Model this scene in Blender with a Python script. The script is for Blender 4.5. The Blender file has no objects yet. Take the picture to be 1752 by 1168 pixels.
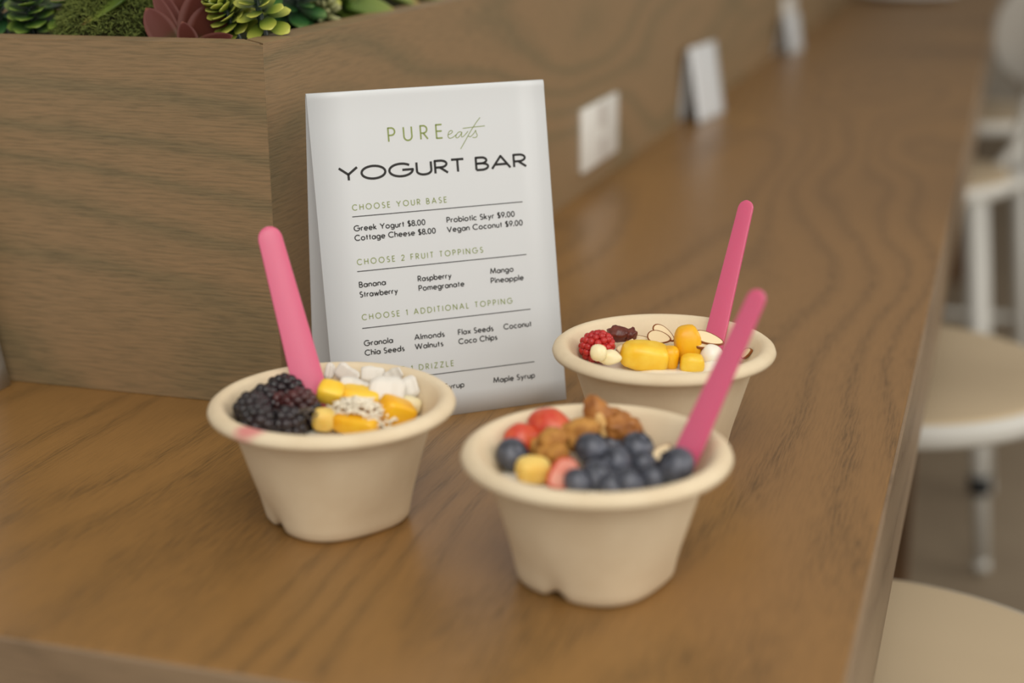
import bpy, bmesh, math, random
from mathutils import Vector, Matrix, noise, Euler
PI = math.pi
sc = bpy.context.scene
COL = sc.collection
rnd = random.Random(7)

# ------------------------------------------------------------------ camera
CH = 0.372                      # camera height above the table top (table top is z = 0)
FPX, TH, RO, PSI = 2608.6, 0.2944, -0.01174, 0.3156
FL = -1.05                      # floor level


def cam_axes():
    c, s = math.cos(PSI), math.sin(PSI)
    R = Vector((c, s, 0)); F = Vector((-s, c, 0)); U = Vector((0, 0, 1))
    c, s = math.cos(TH), math.sin(TH)
    F2 = c * F - s * U; U2 = c * U + s * F
    c, s = math.cos(RO), math.sin(RO)
    return c * R + s * U2, c * U2 - s * R, F2


CR, CU, CF = cam_axes()
CAMP = Vector((0, 0, CH))
cam_d = bpy.data.cameras.new('camera'); cam = bpy.data.objects.new('camera', cam_d); COL.objects.link(cam)
cam.matrix_world = Matrix(((CR.x, CU.x, -CF.x, 0), (CR.y, CU.y, -CF.y, 0), (CR.z, CU.z, -CF.z, CH), (0, 0, 0, 1)))
cam_d.sensor_width = 36; cam_d.lens = FPX / 1752 * 36
cam_d.clip_start = 0.02
cam_d.dof.use_dof = True
cam_d.dof.focus_distance = 1.047
cam_d.dof.aperture_fstop = 2.8
sc.camera = cam


def ray(px, py): return CF + CR * ((px - 876) / FPX) - CU * ((py - 584) / FPX)
def at_z(px, py, z): d = ray(px, py); return CAMP + d * ((z - CH) / d.z)
def at_y(px, py, y): d = ray(px, py); return CAMP + d * (y / d.y)
def at_x(px, py, x): d = ray(px, py); return CAMP + d * (x / d.x)
def at_d(px, py, dist): return CAMP + ray(px, py) * dist


# ------------------------------------------------------------------ light
sc.view_settings.view_transform = 'Standard'
sc.view_settings.look = 'None'
sc.view_settings.gamma = 1
sc.view_settings.exposure = 0.09
W = bpy.data.worlds.new('world'); sc.world = W; W.use_nodes = True
bg = W.node_tree.nodes['Background']
bg.inputs[0].default_value = (1.0, 0.98, 0.95, 1); bg.inputs[1].default_value = 0.30
sc.cycles.caustics_reflective = False; sc.cycles.caustics_refractive = False; sc.cycles.sample_clamp_indirect = 4; sc.cycles.sample_clamp_direct = 12


def area(name, loc, target, sx, sy, power, col):
    l = bpy.data.lights.new(name, 'AREA'); l.shape = 'RECTANGLE'; l.size = sx; l.size_y = sy
    l.energy = power; l.color = col
    o = bpy.data.objects.new(name, l); COL.objects.link(o); o.location = loc
    o.rotation_euler = (Vector(target) - Vector(loc)).to_track_quat('-Z', 'Y').to_euler()
    return o


area('window_daylight', (2.9, -1.9, 1.2), (-0.3, 0.9, 0.1), 3.2, 1.9, 28, (1.0, 0.97, 0.93))
area('side_window_daylight', (-3.4, -1.6, 1.3), (-0.3, 0.8, 0.1), 3.0, 2.2, 8, (0.92, 0.97, 1.0))
area('far_fill_light', (3.4, 2.6, 1.3), (-0.4, 2.2, 0.0), 3.4, 2.2, 75, (1.0, 0.97, 0.92))  # added fill, not a known window: lifts far table, planter side and stools
area('front_fill_light', (0.6, -2.3, 2.1), (-0.3, 0.95, 0.1), 3.4, 2.0, 38, (1.0, 0.97, 0.92))  # added frontal fill behind the camera, brightens bowl sides and card
area('card_fill_light', (0.5, -0.8, 2.2), (-0.3, 0.95, 0), 1.8, 1.4, 24, (1.0, 0.96, 0.89))  # added overhead fill that lifts the lower part of the menu card
area('ceiling_panel_light', (0.2, 0.6, 2.3), (-0.2, 1.0, 0), 2.2, 2.2, 10, (1.0, 0.96, 0.89))
for q in ((-1.0, 1.9), (0.5, 1.7)):
    area('downlight', (q[0], q[1], 2.25), (q[0], q[1], 0), 0.4, 0.4, 1.2, (1.0, 0.85, 0.65))

# ------------------------------------------------------------------ materials


def srgb(r, g, b):
    f = lambda c: (c / 255 / 12.92) if c / 255 <= 0.04045 else ((c / 255 + 0.055) / 1.055) ** 2.4
    return (f(r), f(g), f(b), 1)


def mat(name, col, rough=0.5, spec=0.5, sss=0.0, bump=0.0, bscale=200, var=None, vscale=60, trans=0.0, radius=(.004, .002, .001)):
    m = bpy.data.materials.new(name); m.use_nodes = True
    nt = m.node_tree; b = nt.nodes['Principled BSDF']
    b.inputs['Roughness'].default_value = rough
    b.inputs['Specular IOR Level'].default_value = spec
    b.inputs['Base Color'].default_value = col
    tc = nt.nodes.new('ShaderNodeTexCoord')
    if sss:
        b.inputs['Subsurface Weight'].default_value = sss
        b.inputs['Subsurface Radius'].default_value = radius
        b.inputs['Subsurface Scale'].default_value = 1.0
    if trans: b.inputs['Transmission Weight'].default_value = trans
    if var:
        n = nt.nodes.new('ShaderNodeTexNoise'); n.inputs['Scale'].default_value = vscale; n.inputs['Detail'].default_value = 4
        nt.links.new(tc.outputs['Object'], n.inputs['Vector'])
        r = nt.nodes.new('ShaderNodeValToRGB'); r.color_ramp.elements[0].position = 0.35; r.color_ramp.elements[1].position = 0.65
        r.color_ramp.elements[0].color = col; r.color_ramp.elements[1].color = var
        nt.links.new(n.outputs['Fac'], r.inputs[0]); nt.links.new(r.outputs[0], b.inputs['Base Color'])
    if bump:
        n2 = nt.nodes.new('ShaderNodeTexNoise'); n2.inputs['Scale'].default_value = bscale; n2.inputs['Detail'].default_value = 5
        nt.links.new(tc.outputs['Object'], n2.inputs['Vector'])
        bp = nt.nodes.new('ShaderNodeBump'); bp.inputs['Strength'].default_value = bump; bp.inputs['Distance'].default_value = 0.001
        nt.links.new(n2.outputs['Fac'], bp.inputs['Height']); nt.links.new(bp.outputs[0], b.inputs['Normal'])
    return m


def wood(name, along, face, c0, c1, cp, rough, pore=0.8, ring=9.0, spec=0.5, poreamt=0.85, coat=0.0, flame=7.0):
    """Oak veneer. along: grain axis 0/1/2; face: the axis normal to the veneer; the third runs across the grain."""
    m = bpy.data.materials.new(name); m.use_nodes = True
    nt = m.node_tree; N = nt.nodes; L = nt.links; b = N['Principled BSDF']
    b.inputs['Specular IOR Level'].default_value = spec
    b.inputs['Coat Weight'].default_value = coat; b.inputs['Coat Roughness'].default_value = 0.12
    across = 3 - along - face
    tc = N.new('ShaderNodeTexCoord'); sp = N.new('ShaderNodeSeparateXYZ'); L.new(tc.outputs['Object'], sp.inputs[0])

    def math_(op, a, bb):
        n = N.new('ShaderNodeMath'); n.operation = op
        for i, v in enumerate((a, bb)):
            if isinstance(v, (int, float)): n.inputs[i].default_value = v
            else: L.new(v, n.inputs[i])
        return n.outputs[0]

    def comb(sa, sc_, off=0.0):
        c = N.new('ShaderNodeCombineXYZ')
        L.new(math_('MULTIPLY', sp.outputs[along], sa), c.inputs[0]); L.new(math_('MULTIPLY', sp.outputs[across], sc_), c.inputs[1])
        c.inputs[2].default_value = off
        return c.outputs[0]

    def nz(vec, scale, detail=2.0, rough_=0.5):
        n = N.new('ShaderNodeTexNoise'); n.inputs['Scale'].default_value = scale; n.inputs['Detail'].default_value = detail
        n.inputs['Roughness'].default_value = rough_; L.new(vec, n.inputs['Vector']); return n.outputs['Fac']

    low = nz(comb(1.1, 4.5, 3.7), 1.0, 1.0)                       # slow drift of the growth rings: flame figure
    mid = nz(comb(7.0, 30.0, 1.1), 1.0, 3.0)
    v = math_('ADD', math_('MULTIPLY', sp.outputs[across], ring), math_('ADD', math_('MULTIPLY', low, flame), math_('MULTIPLY', mid, 0.5)))
    saw = math_('FRACT', v, 0.0)                                  # a growth ring: pale early wood, darker late wood
    r = N.new('ShaderNodeValToRGB'); r.color_ramp.interpolation = 'EASE'; e = r.color_ramp.elements
    e[0].position = 0.0; e[0].color = (0.5, 0.5, 0.5, 1); e[1].position = 1.0; e[1].color = (0.5, 0.5, 0.5, 1)
    k = e.new(0.22); k.color = (0.05, 0.05, 0.05, 1); k = e.new(0.55); k.color = (0.2, 0.2, 0.2, 1); k = e.new(0.88); k.color = (1, 1, 1, 1)
    L.new(saw, r.inputs[0])
    wob = math_('ADD', sp.outputs[across], math_('MULTIPLY', nz(comb(22.0, 60.0, 5.5), 1.0, 2.0), 0.0035))
    cf = N.new('ShaderNodeCombineXYZ'); L.new(math_('MULTIPLY', sp.outputs[along], 38.0), cf.inputs[0]); L.new(math_('MULTIPLY', wob, 620.0), cf.inputs[1])
    fine = nz(cf.outputs[0], 1.0, 3.0, 0.6)                       # pores: short dashes along the grain
    r2 = N.new('ShaderNodeValToRGB'); r2.color_ramp.elements[0].position = 0.42; r2.color_ramp.elements[1].position = 0.68
    L.new(fine, r2.inputs[0])
    pm = math_('MULTIPLY', r2.outputs[0], math_('ADD', math_('MULTIPLY', r.outputs[0], pore), 1.0 - pore))
    big = nz(comb(2.5, 7.0, 8.2), 1.0, 3.0)
    mx = N.new('ShaderNodeMix'); mx.data_type = 'RGBA'; mx.inputs[6].default_value = c0; mx.inputs[7].default_value = c1
    L.new(math_('ADD', math_('MULTIPLY', r.outputs[0], 0.62), math_('MULTIPLY', big, 0.45)), mx.inputs[0])
    mx2 = N.new('ShaderNodeMix'); mx2.data_type = 'RGBA'; L.new(mx.outputs[2], mx2.inputs[6]); mx2.inputs[7].default_value = cp
    L.new(math_('MULTIPLY', pm, poreamt), mx2.inputs[0])
    L.new(mx2.outputs[2], b.inputs['Base Color'])
    L.new(math_('ADD', math_('MULTIPLY', pm, 0.12), rough), b.inputs['Roughness'])
    bp = N.new('ShaderNodeBump'); bp.inputs['Strength'].default_value = 0.25; bp.inputs['Distance'].default_value = 0.0004; bp.invert = True
    L.new(pm, bp.inputs['Height']); L.new(bp.outputs[0], b.inputs['Normal'])
    return m


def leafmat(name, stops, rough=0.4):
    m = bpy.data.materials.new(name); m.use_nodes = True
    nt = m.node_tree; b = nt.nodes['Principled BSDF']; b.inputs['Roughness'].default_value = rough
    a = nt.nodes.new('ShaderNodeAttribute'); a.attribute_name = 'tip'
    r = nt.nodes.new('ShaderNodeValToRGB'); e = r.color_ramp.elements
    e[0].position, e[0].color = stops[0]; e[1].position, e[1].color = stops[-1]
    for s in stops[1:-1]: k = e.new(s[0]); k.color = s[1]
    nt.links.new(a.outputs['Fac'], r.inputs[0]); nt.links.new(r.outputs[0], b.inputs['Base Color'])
    return m


TABLE_C = (srgb(147, 108, 60), srgb(133, 98, 54), srgb(96, 72, 42))
M = {}
M['table'] = wood('table_oak', 1, 2, *TABLE_C, 0.30, ring=14, poreamt=0.85, spec=0.4, flame=13)
M['tableside'] = wood('table_edge_oak', 1, 0, srgb(150, 126, 98), srgb(132, 108, 82), srgb(104, 86, 64), 0.40, ring=12, poreamt=0.6)
M['tableend'] = wood('table_end_oak', 0, 1, srgb(150, 126, 98), srgb(132, 108, 82), srgb(104, 86, 64), 0.40, ring=12, poreamt=0.6)
GRAY = (srgb(152, 122, 88), srgb(124, 108, 78), srgb(100, 88, 64))
M['pfront'] = wood('planter_front_oak', 0, 1, *GRAY, 0.5, ring=13, pore=0.35, poreamt=0.8, spec=0.3, flame=9)
M['pside'] = wood('planter_side_oak', 1, 0, *GRAY, 0.45, ring=11, pore=0.4, poreamt=0.7, spec=0.35, flame=9)
M['panel'] = wood('support_oak', 2, 1, srgb(110, 80, 50), srgb(92, 66, 40), srgb(66, 48, 30), 0.5)
M['paper'] = mat('card_paper', srgb(208, 210, 210), 0.35, 0.4)
M['ink_green'] = mat('green_ink', srgb(138, 150, 90), 0.5, 0.3)
M['ink_black'] = mat('black_ink', srgb(44, 42, 40), 0.5, 0.3)
M['fibre'] = mat('bagasse_fibre', srgb(226, 208, 176), 0.75, 0.3, bump=0.15, bscale=500, var=srgb(218, 198, 165), vscale=30)
M['pink'] = mat('pink_plastic', srgb(208, 92, 124), 0.33, 0.5, sss=0.25, radius=(.006, .002, .003))
M['yogurt'] = mat('yogurt', srgb(238, 232, 218), 0.3, 0.5, sss=0.3, radius=(.004, .003, .002))
M['blueberry'] = mat('blueberry_skin', srgb(44, 46, 54), 0.42, 0.5, var=srgb(96, 99, 110), vscale=90)  # paler mottle holds waxy bloom plus light on the berry tops, put into colour
M['blueberry_crown'] = mat('blueberry_crown', srgb(34, 34, 40), 0.6, 0.3)
M['blackberry'] = mat('blackberry_skin', srgb(27, 24, 25), 0.25, 0.5, var=srgb(44, 32, 34), vscale=70)
M['redblack'] = mat('red_blackberry_skin', srgb(84, 36, 34), 0.3, 0.5, var=srgb(52, 28, 28), vscale=90)
M['raspberry'] = mat('raspberry_skin', srgb(168, 26, 28), 0.35, 0.5, sss=0.1, var=srgb(190, 46, 40), vscale=120)
M['straw'] = mat('strawberry_skin', srgb(198, 54, 34), 0.3, 0.5, sss=0.1, var=srgb(210, 98, 62), vscale=120)
M['strawin'] = mat('strawberry_flesh', srgb(226, 130, 110), 0.35, 0.5, sss=0.2, var=srgb(236, 170, 150), vscale=90)
M['mango'] = mat('mango_flesh', srgb(238, 186, 26), 0.38, 0.5, sss=0.25, var=srgb(244, 206, 70), vscale=70, radius=(.006, .004, .001))
M['mangodeep'] = mat('ripe_mango_flesh', srgb(234, 166, 10), 0.38, 0.5, sss=0.25, var=srgb(240, 186, 30), vscale=70, radius=(.006, .004, .001))
M['banana'] = mat('banana_flesh', srgb(236, 208, 120), 0.4, 0.4, sss=0.2, var=srgb(226, 184, 84), vscale=70)
M['cream'] = mat('cream_fruit', srgb(238, 224, 180), 0.4, 0.4, sss=0.2)
M['coco'] = mat('coconut_flesh', srgb(232, 226, 214), 0.35, 0.45, trans=0.12)
M['cocoshred'] = mat('shredded_coconut', srgb(240, 230, 208), 0.5, 0.4)
M['granola'] = mat('granola_oat', srgb(196, 142, 70), 0.6, 0.3, bump=0.5, bscale=250, var=srgb(160, 104, 44), vscale=150)
M['walnut'] = mat('walnut_skin', srgb(178, 118, 56), 0.45, 0.4, bump=0.4, bscale=220, var=srgb(138, 82, 32), vscale=130)
M['walnutin'] = mat('walnut_flesh', srgb(222, 184, 120), 0.5, 0.3, bump=0.3, bscale=220, var=srgb(206, 160, 92), vscale=120)
M['raisin'] = mat('dried_fruit', srgb(112, 48, 30), 0.35, 0.5, bump=0.5, bscale=260, var=srgb(82, 34, 24), vscale=160)
M['almond'] = mat('almond_flesh', srgb(236, 214, 172), 0.5, 0.3)
M['almondskin'] = mat('almond_skin', srgb(136, 78, 34), 0.55, 0.3)
M['chia'] = mat('chia_seed', srgb(96, 84, 72), 0.4, 0.4)
M['white'] = mat('white_paint', srgb(206, 203, 194), 0.4, 0.4)
M['pad'] = mat('seat_pad', srgb(196, 176, 144), 0.5, 0.3, bump=0.1, bscale=300)
M['black'] = mat('black_rubber', srgb(28, 28, 28), 0.5, 0.4)
M['floor'] = mat('floor_vinyl', srgb(142, 126, 104), 0.55, 0.3, var=srgb(134, 118, 97), vscale=5)
M['plate'] = mat('outlet_plastic', srgb(226, 224, 216), 0.35, 0.4)
M['plategrey'] = mat('outlet_face', srgb(196, 190, 182), 0.4, 0.4)
M['soil'] = mat('soil_moss', srgb(30, 28, 17), 0.95, 0.05, bump=0.8, bscale=150, var=srgb(40, 42, 20), vscale=60)
M['wall'] = mat('wall_paint', srgb(176, 166, 150), 0.7, 0.2)
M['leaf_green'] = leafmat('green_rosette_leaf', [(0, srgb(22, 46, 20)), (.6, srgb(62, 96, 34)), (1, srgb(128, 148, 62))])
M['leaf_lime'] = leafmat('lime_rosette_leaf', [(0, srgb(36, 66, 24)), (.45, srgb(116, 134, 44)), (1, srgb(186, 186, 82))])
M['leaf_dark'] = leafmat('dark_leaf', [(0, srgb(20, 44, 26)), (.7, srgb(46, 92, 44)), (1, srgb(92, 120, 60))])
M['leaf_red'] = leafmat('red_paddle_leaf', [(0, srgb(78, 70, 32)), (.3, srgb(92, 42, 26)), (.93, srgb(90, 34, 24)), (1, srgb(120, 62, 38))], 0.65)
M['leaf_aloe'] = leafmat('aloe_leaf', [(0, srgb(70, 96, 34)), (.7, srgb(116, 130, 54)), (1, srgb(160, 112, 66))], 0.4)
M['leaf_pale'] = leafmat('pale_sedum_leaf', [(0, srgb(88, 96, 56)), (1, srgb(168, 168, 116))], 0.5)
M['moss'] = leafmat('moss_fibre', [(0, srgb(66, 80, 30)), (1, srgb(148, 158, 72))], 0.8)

# ------------------------------------------------------------------ object helpers


def obj(name, me, m, parent=None, loc=None, smooth=True):
    if isinstance(me, bmesh.types.BMesh):
        b = me; me = bpy.data.meshes.new(name); b.to_mesh(me); b.free()
    o = bpy.data.objects.new(name, me); COL.objects.link(o)
    for mm in (m if isinstance(m, (list, tuple)) else [m]): me.materials.append(mm)
    if smooth:
        for p in me.polygons: p.use_smooth = True
    if loc is not None: o.location = loc
    if parent: o.parent = parent
    return o


def tag(o, label, cat, group=None, kind=None):
    o['label'] = label; o['category'] = cat
    if group: o['group'] = group
    if kind: o['kind'] = kind
    return o


def empty(name, loc, label, cat, group=None, rz=0):
    o = bpy.data.objects.new(name, None); COL.objects.link(o); o.location = loc; o.rotation_euler = (0, 0, rz)
    o.empty_display_size = 0.05
    return tag(o, label, cat, group)


def add_box(b, lo, hi):
    x0, y0, z0 = lo; x1, y1, z1 = hi
    v = [b.verts.new(p) for p in ((x0, y0, z0), (x1, y0, z0), (x1, y1, z0), (x0, y1, z0), (x0, y0, z1), (x1, y0, z1), (x1, y1, z1), (x0, y1, z1))]
    for f in ((3, 2, 1, 0), (4, 5, 6, 7), (0, 1, 5, 4), (1, 2, 6, 5), (2, 3, 7, 6), (3, 0, 4, 7)): b.faces.new([v[i] for i in f])


def box(lo, hi, bev=0.0, seg=2):
    b = bmesh.new(); add_box(b, lo, hi)
    if bev: bmesh.ops.bevel(b, geom=list(b.edges), offset=bev, segments=seg, affect='EDGES', profile=0.5)
    return b


def frame_from(axis, ref=Vector((0, 0, 1))):
    z = axis.normalized(); x = ref.cross(z)
    if x.length < 1e-4: x = Vector((1, 0, 0)).cross(z)
    x.normalize(); return x, z.cross(x), z


def add_tube(b, pts, rad, seg=12, cap=True):
    rings = []; n = len(pts); px = None
    for i, p in enumerate(pts):
        d = (pts[min(i + 1, n - 1)] - pts[max(i - 1, 0)])
        x, y, z = frame_from(d, Vector((0.13, 0.21, 0.97)) if abs(d.normalized().z) < .9 else Vector((0, 1, 0)))
        r = rad[i] if isinstance(rad, (list, tuple)) else rad
        rings.append([b.verts.new(p + x * r * math.cos(2 * PI * k / seg) + y * r * math.sin(2 * PI * k / seg)) for k in range(seg)])
    for a, c in zip(rings, rings[1:]):
        for k in range(seg): b.faces.new((a[k], a[(k + 1) % seg], c[(k + 1) % seg], c[k]))
    if cap: b.faces.new(rings[0][::-1]); b.faces.new(rings[-1])


def lathe(b, prof, seg=48, fn=None, close=False):
    """prof: (r, z) list; fn(phi, r, z) -> (r, z) warps a point"""
    rings = []
    for r, z in prof:
        ring = []
        for k in range(seg):
            ph = 2 * PI * k / seg; rr, zz = fn(ph, r, z) if fn else (r, z)
            ring.append(b.verts.new((rr * math.cos(ph), rr * math.sin(ph), zz)))
        rings.append(ring)
    for a, c in zip(rings, rings[1:]):
        for k in range(seg): b.faces.new((a[k], a[(k + 1) % seg], c[(k + 1) % seg], c[k]))
    b.faces.new(rings[0][::-1]); b.faces.new(rings[-1])


def blob(size, sq=1.0, amp=0.0, freq=1.0, seed=0, sub=3, rot=(0, 0, 0), ridge=0.0):
    """a rounded lump: sq < 1 squares it off, amp adds low noise, ridge adds walnut-like wrinkles"""
    b = bmesh.new(); bmesh.ops.create_icosphere(b, subdivisions=sub, radius=1.0)
    R = Euler(rot).to_matrix(); off = Vector((seed * 3.7, seed * 1.3, seed * 2.1))
    for v in b.verts:
        p = v.co.copy()
        q = Vector([math.copysign(abs(c) ** sq, c) for c in p]) if sq != 1 else p
        if sq != 1: q *= 0.92
        k = 1 + amp * noise.noise(p * freq + off)
        if ridge: k += ridge * (1 - 2 * abs(noise.noise(p * freq * 2.2 + off)))
        v.co = R @ Vector((q.x * size[0] * k, q.y * size[1] * k, q.z * size[2] * k))
    return b


def thing(name, b, m, loc, label, cat, group=None, kind=None, smooth=True):
    return tag(obj(name, b, m, None, loc, smooth), label, cat, group, kind)


# ------------------------------------------------------------------ setting
fl = obj('floor', box((-5, -2.5, FL - 0.05), (4.6, 9.5, FL)), M['floor'], smooth=False)
tag(fl, 'grey-brown smooth floor under the bar table and stools', 'floor', kind='structure')

wb_ = obj('reflection_wall', box((-5, 9.3, FL), (4.6, 9.45, 2.2)), M['wall'], smooth=False)  # unseen wall added so the far table reflects something darker and warmer
tag(wb_, 'plain warm beige wall, unseen, added at the far end to darken table reflections', 'wall', kind='structure')

XR, YN, TT = -0.0511, 0.594, 0.11
XL, YF = -1.47, 8.2
tbl = empty('bar_table', (XR - .7, 4.2, FL), 'long oak bar table with thick edge carrying the planter and yogurt bowls', 'table')


def child(name, b, m, parent, smooth=False):
    o = obj(name, b, m, None, None, smooth); o.parent = parent; o.matrix_parent_inverse = Matrix.Translation(-parent.location)
    return o


child('table_top', box((XL + .002, YN + .002, -TT + .002), (XR - .002, YF, 0), 0.002), M['table'], tbl)
child('edge_band', box((XR - .003, YN + .001, -TT), (XR, YF, -0.0012), 0.0008), M['tableside'], tbl)
child('edge_band', box((XL, YN, -TT), (XR, YN + .003, -0.0012), 0.0008), M['tableend'], tbl)
for yy in (2.40, 5.6):
    pn = child('support_panel', box((XL + .3, yy, FL + .001), (-0.098, yy + .07, -TT)), M['panel'], tbl)
    ln = child('edge_strip', box((-0.098, yy - .004, FL + .001), (-0.066, yy + .074, -TT), 0.002), M['tableend'], pn)
    ln.matrix_parent_inverse = Matrix.Translation(-tbl.location)

PX, PY, PH = -0.4909, 0.9586, 0.2655
PXL, PYF, PT = -1.03, 7.6, 0.028
pl = empty('planter_box', (PX - .27, 4.2, 0), 'long grey-stained oak planter box of succulents standing along the table middle', 'planter')


def prism(pts, z0, z1, bev=0.0):
    b = bmesh.new(); lo = [b.verts.new((x, y, z0)) for x, y in pts]; hi = [b.verts.new((x, y, z1)) for x, y in pts]
    n = len(pts); b.faces.new(lo[::-1]); b.faces.new(hi)
    for i in range(n): b.faces.new((lo[i], lo[(i + 1) % n], hi[(i + 1) % n], hi[i]))
    if bev: bmesh.ops.bevel(b, geom=[e for e in b.edges if all(v.co.z > z1 - 1e-6 for v in e.verts)], offset=bev, segments=2, affect='EDGES')
    return b


child('front_panel', prism([(PXL, PY), (PX, PY), (PX - PT, PY + PT), (PXL + PT, PY + PT)], 0.0004, PH, 0.0012), M['pfront'], pl)
child('side_panel', prism([(PX, PY), (PX, PYF), (PX - PT, PYF - PT), (PX - PT, PY + PT)], 0.0004, PH, 0.0012), M['pside'], pl)
child('side_panel', prism([(PXL, PYF), (PXL, PY), (PXL + PT, PY + PT), (PXL + PT, PYF - PT)], 0.0004, PH, 0.0012), M['pside'], pl)
child('back_panel', prism([(PX, PYF), (PXL, PYF), (PXL + PT, PYF - PT), (PX - PT, PYF - PT)], 0.0004, PH, 0.0012), M['pfront'], pl)
b = bmesh.new()
nx, ny = 40, 300
gv = [[b.verts.new((PXL + PT + (PX - PXL - 2 * PT) * i / nx, PY + PT + (PYF - PY - 2 * PT) * j / ny,
                    0.243 + .006 * noise.noise(Vector((i * .9, j * .9, 0))))) for i in range(nx + 1)] for j in range(ny + 1)]
for j in range(ny):
    for i in range(nx): b.faces.new((gv[j][i], gv[j][i + 1], gv[j + 1][i + 1], gv[j + 1][i]))
tag(obj('soil', b, M['soil']), 'dark soil filling the oak planter between the succulents', 'soil', kind='stuff')

# ------------------------------------------------------------------ lettering: a geometric stroke alphabet


def A(cx, cy, rx, ry, a0, a1, n=None):
    n = n or max(4, int(abs(a1 - a0) / 12))
    return [(cx + rx * math.cos(math.radians(a0 + (a1 - a0) * i / n)), cy + ry * math.sin(math.radians(a0 + (a1 - a0) * i / n))) for i in range(n + 1)]


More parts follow.
